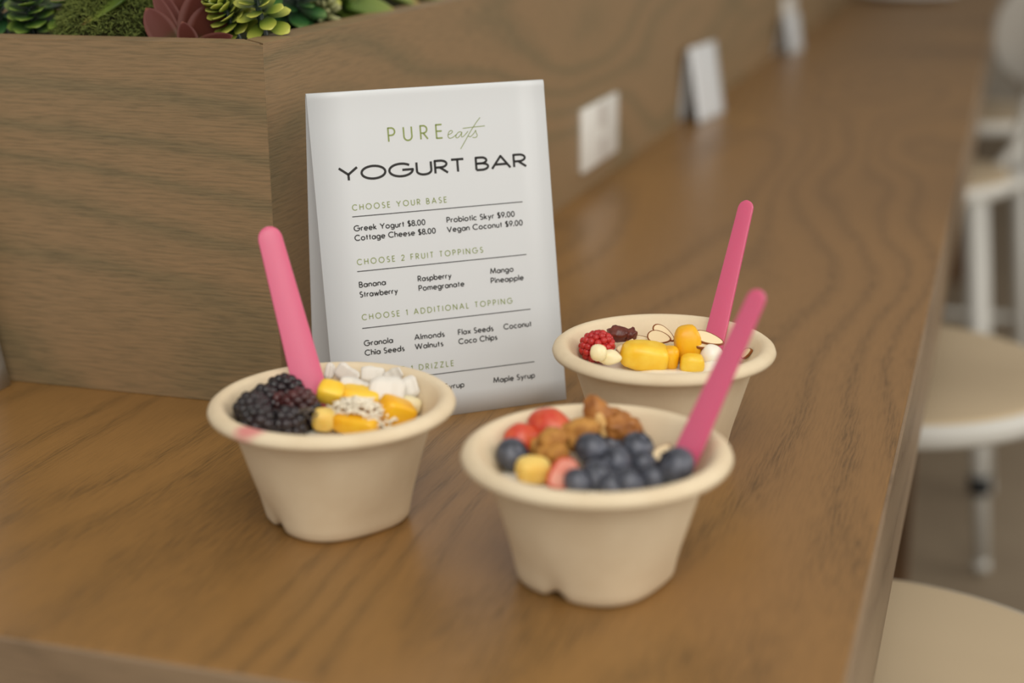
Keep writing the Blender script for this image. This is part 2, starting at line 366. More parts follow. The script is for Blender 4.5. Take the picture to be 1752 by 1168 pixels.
X = 0.64
def ring(cx, cy, rx, ry): return A(cx, cy, rx, ry, 0, 360, 28)
S_UP = A(.25, .75, .21, .25, 35, 270, 14) + A(.25, .25, .25, .25, 90, -145, 14)
S_LO = A(.17, .48, .13, .16, 40, 270, 10) + A(.17, .16, .17, .16, 90, -140, 10)
c8 = (.29, .32, .29, .32)
G = {
 'A': (.82, [[(0, 0), (.41, 1), (.82, 0)], [(.15, .33), (.67, .33)]]),
 'B': (.52, [[(0, 0), (0, 1), (.22, 1)] + A(.24, .76, .22, .24, 90, -90) + [(0, .52)], [(0, .52), (.24, .52)] + A(.25, .26, .27, .26, 90, -90) + [(0, 0)]]),
 'C': (.86, [A(.5, .5, .5, .5, 44, 316, 24)]),
 'D': (.78, [[(0, 0), (0, 1), (.26, 1)] + A(.28, .5, .5, .5, 90, -90, 18) + [(0, 0)]]),
 'E': (.46, [[(.46, 1), (0, 1), (0, 0), (.46, 0)], [(0, .52), (.43, .52)]]),
 'F': (.45, [[(.45, 1), (0, 1), (0, 0)], [(0, .52), (.42, .52)]]),
 'G': (1.0, [A(.5, .5, .5, .5, 44, 360, 26) + [(.55, .5)]]),
 'H': (.66, [[(0, 0), (0, 1)], [(.66, 0), (.66, 1)], [(0, .52), (.66, .52)]]),
 'I': (0, [[(0, 0), (0, 1)]]),
 'L': (.42, [[(0, 1), (0, 0), (.42, 0)]]),
 'M': (.98, [[(0, 0), (.14, 1), (.49, .1), (.84, 1), (.98, 0)]]),
 'N': (.74, [[(0, 0), (0, 1), (.74, 0), (.74, 1)]]),
 'O': (1.0, [ring(.5, .5, .5, .5)]),
 'P': (.5, [[(0, 0), (0, 1), (.22, 1)] + A(.23, .73, .27, .27, 90, -90) + [(0, .46)]]),
 'R': (.54, [[(0, 0), (0, 1), (.22, 1)] + A(.23, .73, .27, .27, 90, -90) + [(0, .46)], [(.2, .46), (.54, 0)]]),
 'S': (.5, [S_UP]),
 'T': (.54, [[(0, 1), (.54, 1)], [(.27, 0), (.27, 1)]]),
 'U': (.62, [[(0, 1)] + A(.31, .31, .31, .31, 180, 360, 16) + [(.62, 1)]]),
 'V': (.78, [[(0, 1), (.39, 0), (.78, 1)]]),
 'W': (1.2, [[(0, 1), (.3, 0), (.6, .95), (.9, 0), (1.2, 1)]]),
 'Y': (.76, [[(0, 1), (.38, .46), (.76, 1)], [(.38, 0), (.38, .46)]]),
 'Z': (.62, [[(0, 1), (.62, 1), (0, 0), (.62, 0)]]),
 'a': (.58, [ring(.275, .32, .275, .32), [(.58, 0), (.58, X)]]),
 'b': (.58, [ring(.305, .32, .275, .32), [(0, 0), (0, 1.08)]]),
 'c': (.5, [A(.29, .32, .29, .32, 46, 314, 18)]),
 'd': (.58, [ring(.275, .32, .275, .32), [(.58, 0), (.58, 1.08)]]),
 'e': (.58, [[(.02, .33), (.58, .33)] + A(.29, .32, .29, .32, 0, 318, 20)]),
 'f': (.3, [[(.11, 0), (.11, .86)] + A(.27, .86, .16, .2, 180, 85), [(0, X), (.27, X)]]),
 'g': (.58, [ring(.275, .32, .275, .32), [(.58, X), (.58, -.08)] + A(.3, -.08, .28, .24, 0, -155)]),
 'h': (.46, [[(0, 0), (0, 1.08)], [(0, .38)] + A(.23, .4, .23, .24, 180, 0) + [(.46, 0)]]),
 'i': (0, [[(0, 0), (0, X)], ['dot', 0, .88]]),
 'k': (.46, [[(0, 0), (0, 1.08)], [(.4, X), (0, .27)], [(.12, .36), (.46, 0)]]),
 'l': (0, [[(0, 0), (0, 1.08)]]),
 'm': (.8, [[(0, 0), (0, X)], [(0, .4)] + A(.2, .42, .2, .22, 180, 0) + [(.4, 0)], [(.4, .42)] + A(.6, .42, .2, .22, 180, 0) + [(.8, 0)]]),
 'n': (.46, [[(0, 0), (0, X)], [(0, .38)] + A(.23, .4, .23, .24, 180, 0) + [(.46, 0)]]),
 'o': (.62, [ring(.31, .32, .31, .32)]),
 'p': (.58, [ring(.305, .32, .275, .32), [(0, -.34), (0, X)]]),
 'r': (.28, [[(0, 0), (0, X)], [(0, .36)] + A(.2, .4, .2, .23, 180, 62)]),
 's': (.33, [S_LO]),
 't': (.28, [[(.14, 0), (.14, .92)], [(0, X), (.28, X)]]),
 'u': (.46, [[(0, X)] + A(.23, .24, .23, .24, 180, 360) + [(.46, X)], [(.46, 0), (.46, X)]]),
 'w': (.8, [[(0, X), (.2, 0), (.4, .58), (.6, 0), (.8, X)]]),
 'x': (.48, [[(0, X), (.48, 0)], [(0, 0), (.48, X)]]),
 'y': (.52, [[(0, X), (.27, .04)], [(.52, X), (.1, -.36)]]),
 '0': (.54, [ring(.27, .5, .27, .5)]),
 '1': (.24, [[(0, .82), (.2, 1), (.2, 0)]]),
 '2': (.54, [A(.27, .73, .26, .27, 165, -38, 14) + [(0, 0), (.54, 0)]]),
 '8': (.5, [ring(.25, .76, .21, .24), ring(.25, .27, .25, .27)]),
 '9': (.54, [ring(.27, .7, .27, .3), [(.5, .56), (.16, 0)]]),
 '$': (.48, [S_UP, [(.25, -.14), (.25, 1.14)]]),
 '.': (.02, [['dot', 0, .04]]),
}


def add_stroke(b, pts, hw, z=0.0):
    """a ribbon of constant width with round ends at sharp corners"""
    pts = [Vector((p[0], p[1], z)) for p in pts]
    clean = [pts[0]]
    for p in pts[1:]:
        if (p - clean[-1]).length > 1e-6: clean.append(p)
    pts = clean
    if len(pts) < 2: return
    runs = [[pts[0]]]
    for i in range(1, len(pts)):
        runs[-1].append(pts[i])
        if i < len(pts) - 1:
            d0 = (pts[i] - pts[i - 1]).normalized(); d1 = (pts[i + 1] - pts[i]).normalized()
            if d0.dot(d1) < .72:
                runs.append([pts[i]])
                c = b.verts.new(pts[i]); rg = [b.verts.new(pts[i] + Vector((math.cos(2 * PI * k / 10), math.sin(2 * PI * k / 10), 0)) * hw) for k in range(10)]
                for k in range(10): b.faces.new((c, rg[k], rg[(k + 1) % 10]))
    for r in runs:
        prev = None
        closed = (r[0] - r[-1]).length < 1e-6 and len(r) > 3
        for i, p in enumerate(r):
            if closed: d = r[(i + 1) if i < len(r) - 1 else 1] - r[(i - 1) if i > 0 else -2]
            else: d = r[min(i + 1, len(r) - 1)] - r[max(i - 1, 0)]
            d.normalize(); nn = Vector((-d.y, d.x, 0)) * hw
            cur = (b.verts.new(p + nn), b.verts.new(p - nn))
            if prev: b.faces.new((prev[0], prev[1], cur[1], cur[0]))
            prev = cur


SPACE = .20


def advance(t, track):
    w = 0
    for i, ch in enumerate(t):
        if ch == ' ': w += SPACE + track
        else: w += G[ch][0] + (track if i < len(t) - 1 else 0)
    return w


def lettering(t, x0, y0, x1, cap, stroke, mode='scale', track=.24):
    """strokes for one line; x0..x1 baseline, cap height, all mm; fits by stretching the letters or their spacing"""
    b = bmesh.new(); h = cap - stroke; sy = h
    target = (x1 - x0 - stroke)
    if mode == 'track':
        sx = h; lo = advance(t, 0) * sx; track = (target - lo) / ((len(t) - 1) * sx)
    else: sx = target / advance(t, track)
    x = x0 + stroke / 2; y = y0 + stroke / 2
    for ch in t:
        if ch == ' ': x += (SPACE + track) * sx; continue
        w, strokes = G[ch]
        for s in strokes:
            if s[0] == 'dot':
                cxy = Vector((x + s[1] * sx, y + s[2] * sy, 0)); r = stroke * .68
                b.faces.new([b.verts.new(cxy + Vector((math.cos(2 * PI * k / 14), math.sin(2 * PI * k / 14), 0)) * r) for k in range(14)])
            else: add_stroke(b, [(x + px * sx, y + py * sy) for px, py in s], stroke / 2)
        x += (w + track) * sx
    return b


# ------------------------------------------------------------------ tent cards


def tent(loc, yaw, tilt, w, h, base, label, name='menu_card', group=None, loop=0.0024):
    """a folded card: local x along its width, y backwards, z up"""
    fx, fz = math.sin(tilt) * (h - .006), math.cos(tilt) * (h - .006)
    prof = [(fx * i / 14, fz * i / 14) for i in range(15)]
    prof += [(fx + loop - loop * math.cos(a), fz + .006 * math.sin(a)) for a in [PI * i / 10 for i in range(1, 10)]]
    bx = fx + 2 * loop
    prof += [(bx + (base - bx) * i / 14 + .0012 * math.sin(PI * i / 14), fz * (1 - i / 14)) for i in range(15)]
    b = bmesh.new(); nx = 6
    g = [[b.verts.new((-w / 2 + w * i / nx, y, max(z, .0002))) for i in range(nx + 1)] for y, z in prof]
    for r0, r1 in zip(g, g[1:]):
        for i in range(nx): b.faces.new((r0[i], r0[i + 1], r1[i + 1], r1[i]))
    o = obj(name, b, M['paper'], None, loc); o.rotation_euler = (0, 0, yaw)
    md = o.modifiers.new('thickness', 'SOLIDIFY'); md.thickness = .0006; md.offset = -1
    tag(o, label, 'menu card' if name == 'menu_card' else 'card', group)
    return o


CT, CW, CHH = 0.1806, 0.1761, 0.2360
card = tent((-0.3643, 0.9798, 0), 0.6793, CT, CW, CHH, 0.066, 'tall white YOGURT BAR menu tent card standing in focus behind the bowls')
PRINT = Matrix.Translation((0, -.00012, 0)) @ Matrix.Rotation(PI / 2 - CT, 4, 'X') @ Matrix.Scale(.001, 4)


def printed(name, b, m, label=None):
    b.transform(PRINT); o = obj(name, b, m, card, smooth=False)
    if label: o['label'] = label
    return o


lg = lettering('PURE', -32.6, 199.0, 8.3, 10.6, 1.15, 'track')
printed('logo_lettering', lg, M['ink_green'], 'thin green PURE capitals')
b = bmesh.new()
EATS = [[(11.9, 201.4), (13.6, 201.9), (15.0, 202.7), (15.5, 203.6), (14.7, 204.3), (13.2, 203.8), (12.1, 202.0), (11.9, 200.2), (12.8, 199.0), (14.6, 199.1), (16.6, 200.1), (18.2, 201.2)],
        [(22.2, 202.6), (21.2, 203.0), (19.6, 202.5), (18.2, 201.0), (17.7, 199.5), (18.4, 198.8), (19.8, 199.3), (21.4, 200.9), (22.5, 202.5), (22.0, 200.4), (22.1, 199.3), (23.3, 199.5), (25.0, 200.8), (27.2, 203.0)],
        [(37.1, 212.1), (34.4, 209.3), (31.4, 205.7), (28.4, 201.8), (25.6, 197.8), (22.9, 194.0), (20.6, 190.8)],
        [(23.4, 205.2), (30.7, 205.6), (40.3, 205.9)],
        [(27.0, 199.6), (28.6, 199.0), (30.2, 200.0), (31.9, 201.7), (33.0, 203.2), (33.2, 201.6), (33.9, 200.0), (33.6, 198.8), (32.2, 198.1), (30.3, 198.4)]]


def smooth_pts(p, n=5):
    out = []
    for i in range(len(p) - 1):
        p0, p1, p2, p3 = p[max(i - 1, 0)], p[i], p[i + 1], p[min(i + 2, len(p) - 1)]
        for k in range(n):
            t = k / n
            out.append(tuple(.5 * (2 * p1[j] + (p2[j] - p0[j]) * t + (2 * p0[j] - 5 * p1[j] + 4 * p2[j] - p3[j]) * t * t + (3 * p1[j] - p0[j] - 3 * p2[j] + p3[j]) * t ** 3) for j in (0, 1)))
    return out + [p[-1]]


for s in EATS: add_stroke(b, smooth_pts(s), .27)
printed('logo_script', b, M['ink_green'], 'fine green handwritten word eats')
printed('title_lettering', lettering('YOGURT BAR', -70.7, 174.0, 70.6, 10.5, 1.70, 'scale', .17), M['ink_black'])
for t, x0, y0, x1 in (('CHOOSE YOUR BASE', -62.8, 153.6, 7.2), ('CHOOSE 2 FRUIT TOPPINGS', -62.8, 115.3, 31.6), ('CHOOSE 1 ADDITIONAL TOPPING', -62.8, 76.2, 51.3), ('CHOOSE 1 DRIZZLE', -62.8, 35.8, 2.5)):
    printed('section_heading', lettering(t, x0, y0, x1, 4.4, .60, 'track'), M['ink_green'], 'green heading ' + t)
for y in (149.4, 110.9, 70.6, 31.5):
    b = bmesh.new(); add_stroke(b, [(-63.2, y), (64.8, y)], .31); printed('rule_line', b, M['ink_black'])
ITEMS = [('Greek Yogurt $8.00', -63, 139, -10.2), ('Cottage Cheese $8.00', -63, 132.3, -3), ('Probiotic Skyr $9.00', 5.6, 139, 58), ('Vegan Coconut $9.00', 5.3, 132.2, 63.7),
         ('Banana', -62.8, 99.3, -43), ('Strawberry', -63, 92.4, -34.7), ('Raspberry', -19.5, 99.2, 6.1), ('Pomegranate', -19.4, 92.4, 15.3), ('Mango', 35.6, 99.2, 53.9), ('Pineapple', 35.5, 92.3, 61.3),
         ('Granola', -63, 57.7, -41.4), ('Chia Seeds', -63, 50.9, -33.5), ('Almonds', -25.7, 57.7, -2.7), ('Walnuts', -25.8, 51, -4.3), ('Flax Seeds', 7.4, 57.6, 34.8), ('Coco Chips', 7.2, 50.9, 37.3), ('Coconut', 42.6, 57.7, 64.8),
         ('Syrup', -6.2, 19.4, 9.2), ('Maple Syrup', 31.5, 19.4, 64.4)]
for t, x0, y0, x1 in ITEMS:
    printed('menu_item', lettering(t, x0, y0, x1, 4.4, .76, 'scale', .25), M['ink_black'])

# the other cards on the table
c3 = at_z(17, 656, 0); yw = 1.62
tent((c3.x - .088 * math.cos(yw) + .003, c3.y - .088 * math.sin(yw) - .003, 0), yw, .17, .176, .236, .066,
     'white tent card at the left frame edge beside the planter front', 'table_card')
tent((-0.4505, 2.43, 0), 1.45, .16, .135, .118, .034, 'small white tent card beyond the outlet, nearer of the two along planter', 'table_card')
tent((-0.4505, 3.42, 0), 1.45, .16, .11, .085, .034, 'smallest farthest white tent card along planter near the far outlet', 'table_card')


def outlet(y0, y1, z0, z1, label):
    o = empty('outlet_plate', (PX, (y0 + y1) / 2, (z0 + z1) / 2), label, 'outlet', 'outlets on the planter side')
    obj('cover_plate', box((0, -(y1 - y0) / 2, -(z1 - z0) / 2), (.006, (y1 - y0) / 2, (z1 - z0) / 2), .002), M['plate'], o)
    for s in (-1, 1):
        obj('socket_face', box((.005, -.016, s * .021 - .014), (.0075, .016, s * .021 + .014), .001), M['plategrey'], o, smooth=False)


a0, a1, a2 = at_x(990, 298, PX), at_x(1050, 264, PX), at_x(988, 190, PX)
outlet(a0.y, a1.y, a0.z, a2.z, 'white outlet plate on the planter side right of the yogurt bar card')
b0, b1 = at_x(1337, 58, PX), at_x(1369, 50, PX)
outlet(b0.y, b0.y + (a1.y - a0.y), b0.z, b0.z + (a2.z - a0.z), 'white outlet plate above the farthest tent card at top of photo')

# ------------------------------------------------------------------ bowls
RB, HB = 0.0739, 0.0767


def bowl_mesh(rot):
    b = bmesh.new(); seg = 96
    o_ = [(.02, .0022), (.034, .0016), (.0385, .0004), (.0408, .0008), (.0425, .003), (.0436, .008), (.0462, .018), (.0500, .030), (.0535, .042), (.0577, .056), (.0606, .0655),
          (.0628, .0694), (.0668, .0692), (.0712, .0690), (.0734, .0697), (.0741, .0717), (.0732, .0742), (.0708, .0761), (.0680, .0768), (.0655, .0763), (.0636, .0745), (.0622, .0715),
          (.0590, .066), (.0548, .053), (.0503, .039), (.0448, .024), (.0413, .010), (.0380, .0042), (.02, .0035)]

    def warp(ph, r, z):
        a = ph - rot
        k = max(0.0, 1 - z / .036)
        k = k * k * (3 - 2 * k)
        sqr = math.cos(4 * a)
        r2 = r * (1 + .045 * k * sqr)
        if z < .012 and r > .03:                      # small foot notches moulded into opposite sides
            for c in (PI * .25, PI * 1.25):
                d = abs((a - c + PI) % (2 * PI) - PI)
                if d < .22:
                    f = math.cos(d / .22 * PI / 2) ** 1.5 * (1 - z / .012)
                    z = z + .0042 * f; r2 -= .0018 * f
        return r2, z
    lathe(b, o_, seg, warp)
    return b


def bowl(loc, rot, label, m=None):
    o = obj('paper_bowl', bowl_mesh(rot), m or M['fibre'], None, loc)
    return tag(o, label, 'bowl', 'fibre bowls of yogurt')


FB = Vector((-0.1983, 0.7532, 0)); LB = Vector((-0.3712, 0.7885, 0)); RBW = Vector((-0.2049, 0.9520, 0))
# pink berry-juice stain on the left bowl's rim
mst = M['fibre'].copy(); mst.name = 'stained_bagasse_fibre'
nt = mst.node_tree; bs = nt.nodes['Principled BSDF']; src = bs.inputs['Base Color'].links[0].from_socket
tc = nt.nodes.new('ShaderNodeTexCoord'); sp_ = at_z(428, 738, HB - .001) - LB
vm = nt.nodes.new('ShaderNodeVectorMath'); vm.operation = 'SUBTRACT'; nt.links.new(tc.outputs['Object'], vm.inputs[0]); vm.inputs[1].default_value = sp_
vs = nt.nodes.new('ShaderNodeVectorMath'); vs.operation = 'MULTIPLY'; vs.inputs[1].default_value = (75, 130, 75); nt.links.new(vm.outputs[0], vs.inputs[0])
ln_ = nt.nodes.new('ShaderNodeVectorMath'); ln_.operation = 'LENGTH'; nt.links.new(vs.outputs[0], ln_.inputs[0])
rp = nt.nodes.new('ShaderNodeValToRGB'); rp.color_ramp.elements[0].position = .4; rp.color_ramp.elements[0].color = (.75, .75, .75, 1); rp.color_ramp.elements[1].position = 1; rp.color_ramp.elements[1].color = (0, 0, 0, 1)
nt.links.new(ln_.outputs['Value'], rp.inputs[0])
mxs = nt.nodes.new('ShaderNodeMix'); mxs.data_type = 'RGBA'; nt.links.new(rp.outputs[0], mxs.inputs[0]); nt.links.new(src, mxs.inputs[6]); mxs.inputs[7].default_value = srgb(206, 96, 106)
nt.links.new(mxs.outputs[2], bs.inputs['Base Color'])

bowl(FB, -2.67, 'nearest cream fibre bowl, filled with blueberries, strawberries and walnuts')
bowl(LB, -2.98, 'left cream fibre bowl, filled with blackberries and mango under coconut', mst)
bowl(RBW, -2.7, 'farthest cream fibre bowl behind the others, with raspberry and mango chunks')


def yogurt(c, z, label, seed, bumps=()):
    b = bmesh.new(); n = 40; rings = []
    R = .0413 + (z - .010) * .311 - .0010
    ctr = b.verts.new((0, 0, z))
    for i in range(1, 13):
        r = R * i / 12; rg = []
        for k in range(n):
            ph = 2 * PI * k / n; x, y = r * math.cos(ph), r * math.sin(ph)
            zz = z + .0022 * noise.noise(Vector((x * 60 + seed, y * 60, 0)))
            for bx, by, br, bh in bumps: zz += bh * math.exp(-((x - bx) ** 2 + (y - by) ** 2) / br ** 2)
            rg.append(b.verts.new((x, y, zz)))
        rings.append(rg)
    for k in range(n): b.faces.new((ctr, rings[0][k], rings[0][(k + 1) % n]))
    for a, c_ in zip(rings, rings[1:]):
        for k in range(n): b.faces.new((a[k], c_[k], c_[(k + 1) % n], a[(k + 1) % n]))
    low = [b.verts.new((.038 * math.cos(2 * PI * k / n), .038 * math.sin(2 * PI * k / n), .014)) for k in range(n)]
    for k in range(n): b.faces.new((rings[-1][k], low[k], low[(k + 1) % n], rings[-1][(k + 1) % n]))
    b.faces.new(low[::-1])
    tag(obj('yogurt', b, M['yogurt'], None, c), label, 'yogurt')


yogurt(FB, .056, 'white yogurt under the berries of the nearest bowl', 1)
yogurt(LB, .056, 'white yogurt under the blackberries and mango of the left bowl', 4)
yb = at_z(1293, 590, .066) - RBW
yogurt(RBW, .058, 'white yogurt showing at the right side of the farthest bowl', 9, ((yb.x, yb.y, .010, .011), ((at_z(1218, 612, .064) - RBW).x, (at_z(1218, 612, .064) - RBW).y, .008, .006)))

# ------------------------------------------------------------------ spoons


def spoon(base, tip, wb, wt, twist, label, th=.0024):
    """flat pink handle from base to tip with a round end; its bowl is buried past the base"""
    ax = (tip - base).normalized(); L = (tip - base).length
    side = ax.cross(CAMP - base).normalized() * -1
    side = Matrix.Rotation(twist, 3, ax) @ side; nrm = ax.cross(side).normalized()
    out = []
    n = 14
    out.append((-.018, .004)); out.append((-.015, wb * .40)); out.append((-.008, wb * .5)); out.append((0, wb * .5))
    for i in range(1, n + 1):
        s = (L - wt / 2) * i / n; out.append((s, (wb + (wt - wb) * (s / L)) / 2))
    for i in range(1, 9):
        a = PI / 2 * i / 8; out.append((L - wt / 2 + wt / 2 * math.sin(a), max(wt / 2 * math.cos(a), .0004)))
    b = bmesh.new(); rings = []
    for s, hw in out:
        c = base + ax * s; e = min(.0007, hw * .4)
        prof = [(-hw, 0), (-hw + e * .3, th / 2 - e * .3), (-hw + e, th / 2), (hw - e, th / 2), (hw - e * .3, th / 2 - e * .3), (hw, 0),
                (hw - e * .3, -th / 2 + e * .3), (hw - e, -th / 2), (-hw + e, -th / 2), (-hw + e * .3, -th / 2 + e * .3)]
        rings.append([b.verts.new(c + side * x + nrm * y) for x, y in prof])
    for a, c in zip(rings, rings[1:]):
        for k in range(10): b.faces.new((a[k], a[(k + 1) % 10], c[(k + 1) % 10], c[k]))
    b.faces.new(rings[0][::-1]); b.faces.new(rings[-1])
    bmesh.ops.recalc_face_normals(b, faces=b.faces)
    o = obj('plastic_spoon', b, M['pink'])
    md = o.modifiers.new('es', 'EDGE_SPLIT'); md.split_angle = math.radians(50)
    tag(o, label, 'spoon', 'pink plastic spoons')


s1 = at_z(530, 664, .071)
spoon(s1, at_d(457, 388, (s1 - CAMP).dot(CF) + .005), .0205, .0148, .05, 'pink plastic spoon leaning left out of the blackberry bowl')
s2 = at_z(1222, 582, .066)
spoon(s2, at_d(1279, 343, (s2 - CAMP).dot(CF) + .012), .0155, .0112, -.45, 'pink plastic spoon standing in the farthest bowl beside mango chunks')
s3 = at_z(1178, 770, .0725)
spoon(s3, at_d(1301, 496, (s3 - CAMP).dot(CF) - .012), .0160, .0110, -.45, 'pink plastic spoon standing in the nearest bowl behind a blueberry')

b = bmesh.new(); lathe(b, [(.06, 0.0005), (.09, .0008), (.10, .006), (.150, .020), (.155, .022), (.151, .0245), (.10, .011), (.06, .008)], 64)
thing('serving_platter', b, M['plate'], (-.325, 5.02, 0), 'blurred white platter far down the table at the top of the photo', 'platter')

FOODS = {'blueberry', 'blackberry', 'raspberry', 'strawberry', 'banana', 'granola', 'walnut', 'almond slice', 'mango', 'coconut chip', 'nut', 'dried fruit', 'oat flake', 'shredded coconut', 'chia seeds'}
# ------------------------------------------------------------------ food builders


def spheres_on(size, n, r, seed, sub=2):
    b = bmesh.new(); rr = random.Random(seed)
    for i in range(n):
        y = 1 - 2 * (i + .5) / n; ph = i * 2.399963 + seed
        s = math.sqrt(1 - y * y)
        p = Vector((s * math.cos(ph) * size[0], s * math.sin(ph) * size[1], y * size[2]))
        k = rr.uniform(.9, 1.12)
        bmesh.ops.create_icosphere(b, subdivisions=sub, radius=r * k, matrix=Matrix.Translation(p))
    bmesh.ops.create_icosphere(b, subdivisions=2, radius=1, matrix=Matrix.Diagonal((size[0] * .98, size[1] * .98, size[2] * .98, 1)))
    return b


def berry(name, px, py, z, size, n, r, m, label, cat, group, rot):
    b = spheres_on(size, n, r, int(px)); b.transform(Euler(rot).to_matrix().to_4x4())
    return thing(name, b, m, at_z(px, py, z), label, cat, group)


def blueberry(px, py, z, r, label, tilt, az):
    b = bmesh.new(); bmesh.ops.create_uvsphere(b, u_segments=28, v_segments=18, radius=r)
    for v in b.verts:
        d = math.hypot(v.co.x, v.co.y)
        v.co.z *= .86
        if v.co.z > 0 and d < r * .38: v.co.z -= (1 - d / (r * .38)) * r * .16
    M_ = Euler((tilt, 0, az)).to_matrix().to_4x4(); b.transform(M_)
    o = thing('blueberry', b, M['blueberry'], at_z(px, py, z), label, 'blueberry', 'blueberries in the nearest bowl')
    b = bmesh.new(); n = 20; top = []; bot = []
    for k in range(n):
        a = 2 * PI * k / n; w = (k % 4) / 4 * 2; w = 1 - abs(w - 1)
        bot.append(b.verts.new((r * .32 * math.cos(a), r * .32 * math.sin(a), r * .78)))
        top.append(b.verts.new((r * (.34 + .1 * w) * math.cos(a), r * (.34 + .1 * w) * math.sin(a), r * (.83 + .07 * w))))
    for k in range(n): b.faces.new((bot[k], bot[(k + 1) % n], top[(k + 1) % n], top[k]))
    b.transform(M_)
    obj('crown', b, M['blueberry_crown'], o)


def flake(px, py, z, L, Wd, curl, rot, m, name, label, cat, group=None, th=.0008, wave=0.0):
    """a thin curled ribbon of fruit flesh"""
    b = bmesh.new(); n, k = 12, 4; gr = []
    for i in range(n + 1):
        t = i / n - .5; w = Wd * (1 - (2 * t) ** 4 * .35) * (1 + .25 * noise.noise(Vector((t * 3 + L * 700, 1.5, 0))))
        gr.append([b.verts.new((t * L, (j / k - .5) * w, curl * L * (t * t * 4) * .5 + wave * math.sin(t * 17))) for j in range(k + 1)])
    for a, c in zip(gr, gr[1:]):
        for j in range(k): b.faces.new((a[j], c[j], c[j + 1], a[j + 1]))
    b.transform(Euler(rot).to_matrix().to_4x4())
    o = thing(name, b, m, at_z(px, py, z), label, cat, group)
    md = o.modifiers.new('thickness', 'SOLIDIFY'); md.thickness = th; md.offset = 0
    return o


def almond(px, py, z, L, Wd, rot, label, group, th=.0016):
    b = bmesh.new(); n = 30
    def pt(a, k): x = math.cos(a); return (L / 2 * x * k, Wd / 2 * math.sin(a) * (1 - .28 * x) * k)
    top = [b.verts.new((*pt(2 * PI * i / n, .9), th / 2)) for i in range(n)]; bot = [b.verts.new((*pt(2 * PI * i / n, .9), -th / 2)) for i in range(n)]
    b.faces.new(top); b.faces.new(bot[::-1])
    for i in range(n): b.faces.new((top[i], bot[i], bot[(i + 1) % n], top[(i + 1) % n]))
    Mx = Euler(rot).to_matrix().to_4x4(); b.transform(Mx)
    o = thing('almond_slice', b, M['almond'], at_z(px, py, z), label, 'almond slice', group, smooth=False)
    b = bmesh.new()
    prof = [(.9, th * .56), (.97, th * .62), (1.02, th * .3), (1.02, -th * .3), (.97, -th * .62), (.9, -th * .56)]
    rings = [[b.verts.new((*pt(2 * PI * i / n, k), z_)) for i in range(n)] for k, z_ in prof]
    for a, c in zip(rings, rings[1:]):
        for i in range(n): b.faces.new((a[i], c[i], c[(i + 1) % n], a[(i + 1) % n]))
    b.transform(Mx); obj('almond_skin', b, M['almondskin'], o)['label'] = 'brown skin rim'
    return o


def strawberry(px, py, z, L, Wd, rot, label):
    """half of a berry cut lengthwise: red dome and a paler flat cut face"""
    b = bmesh.new(); bmesh.ops.create_icosphere(b, subdivisions=4, radius=1)
    for v in b.verts:
        x = v.co.x; tp = 1 - .38 * max(x, -.2)
        v.co = Vector((x * L / 2, v.co.y * Wd / 2 * tp, (max(v.co.z, -.02)) * Wd * .42 * tp))
        if v.co.z > 0: v.co *= 1 + .018 * math.sin(v.co.x * 1500) * math.sin(v.co.y * 1500)
    Mx = Euler(rot).to_matrix().to_4x4(); b.transform(Mx)
    o = thing('strawberry_piece', b, M['straw'], at_z(px, py, z), label, 'strawberry', 'strawberry pieces in the nearest bowl')
    b = bmesh.new(); n = 26; rings = []
    for k in (0.02, .5, .88):
        rings.append([b.verts.new((math.cos(2 * PI * i / n) * L / 2 * k, math.sin(2 * PI * i / n) * Wd / 2 * k * (1 - .38 * max(math.cos(2 * PI * i / n), -.2)), -.0006 - Wd * .0085)) for i in range(n)])
    for a, c in zip(rings, rings[1:]):
        for i in range(n): b.faces.new((a[i], c[i], c[(i + 1) % n], a[(i + 1) % n]))
    b.transform(Mx); obj('cut_face', b, M['strawin'], o)['label'] = 'pale pink cut face'


def lump(name, px, py, z, size, m, label, cat, group=None, sq=1.0, amp=.15, freq=1.5, rot=(0, 0, 0), ridge=0.0, sub=3):
    return thing(name, blob(size, sq, amp, freq, int(px + py) % 97, sub, rot, ridge), m, at_z(px, py, z), label, cat, group)


# ---- nearest bowl
BL = [(861, 779, .064, .0095, 'blueberry alone at the left wall of the nearest bowl', .9, 1.0),
      (1014, 769, .068, .0106, 'large blueberry on top of the heap beside the tan granola chunk', .7, 2.4),
      (1047, 758, .062, .0080, 'blueberry tucked behind the large top blueberry, below the walnut', .4, .3),
      (1091, 766, .066, .0098, 'rearmost blueberry right of the walnut pieces in nearest bowl', .5, 1.2),
      (1052, 790, .064, .0096, 'blueberry in the heap centre, right of the large top one', 1.1, -.3),
      (1022, 814, .0615, .0092, 'blueberry at the heap front directly under the large top blueberry', .9, .6),
      (988, 824, .061, .0080, 'blueberry at the front rim beside the pink strawberry slice', .8, 2.2),
      (1078, 824, .0615, .0092, 'blueberry half hidden by the middle of the front rim', .6, 1.9),
      (1100, 795, .060, .0086, 'blueberry right of heap centre, in front of the rearmost blueberry', .9, 3.0),
      (1120, 815, .063, .0084, 'small dark blueberry against the front rim left of the spoon', .4, 2.0),
      (1050, 830, .0600, .0080, 'blueberry peeping over the front rim below the heap centre', .9, .9),
      (1157, 797, .070, .0108, 'big dark blueberry resting against the pink spoon', .9, -1.2)]
for q in BL: blueberry(*q)
strawberry(924, 727, .069, .032, .021, (.35, .15, -.3), 'long red strawberry piece at the back left of the nearest bowl')
strawberry(886, 750, .067, .025, .018, (.9, .0, .6), 'small red strawberry piece behind the lone left blueberry')
strawberry(963, 812, .064, .022, .017, (1.85, .25, -2.2), 'strawberry slice with pink cut face at the front beside the blueberries')
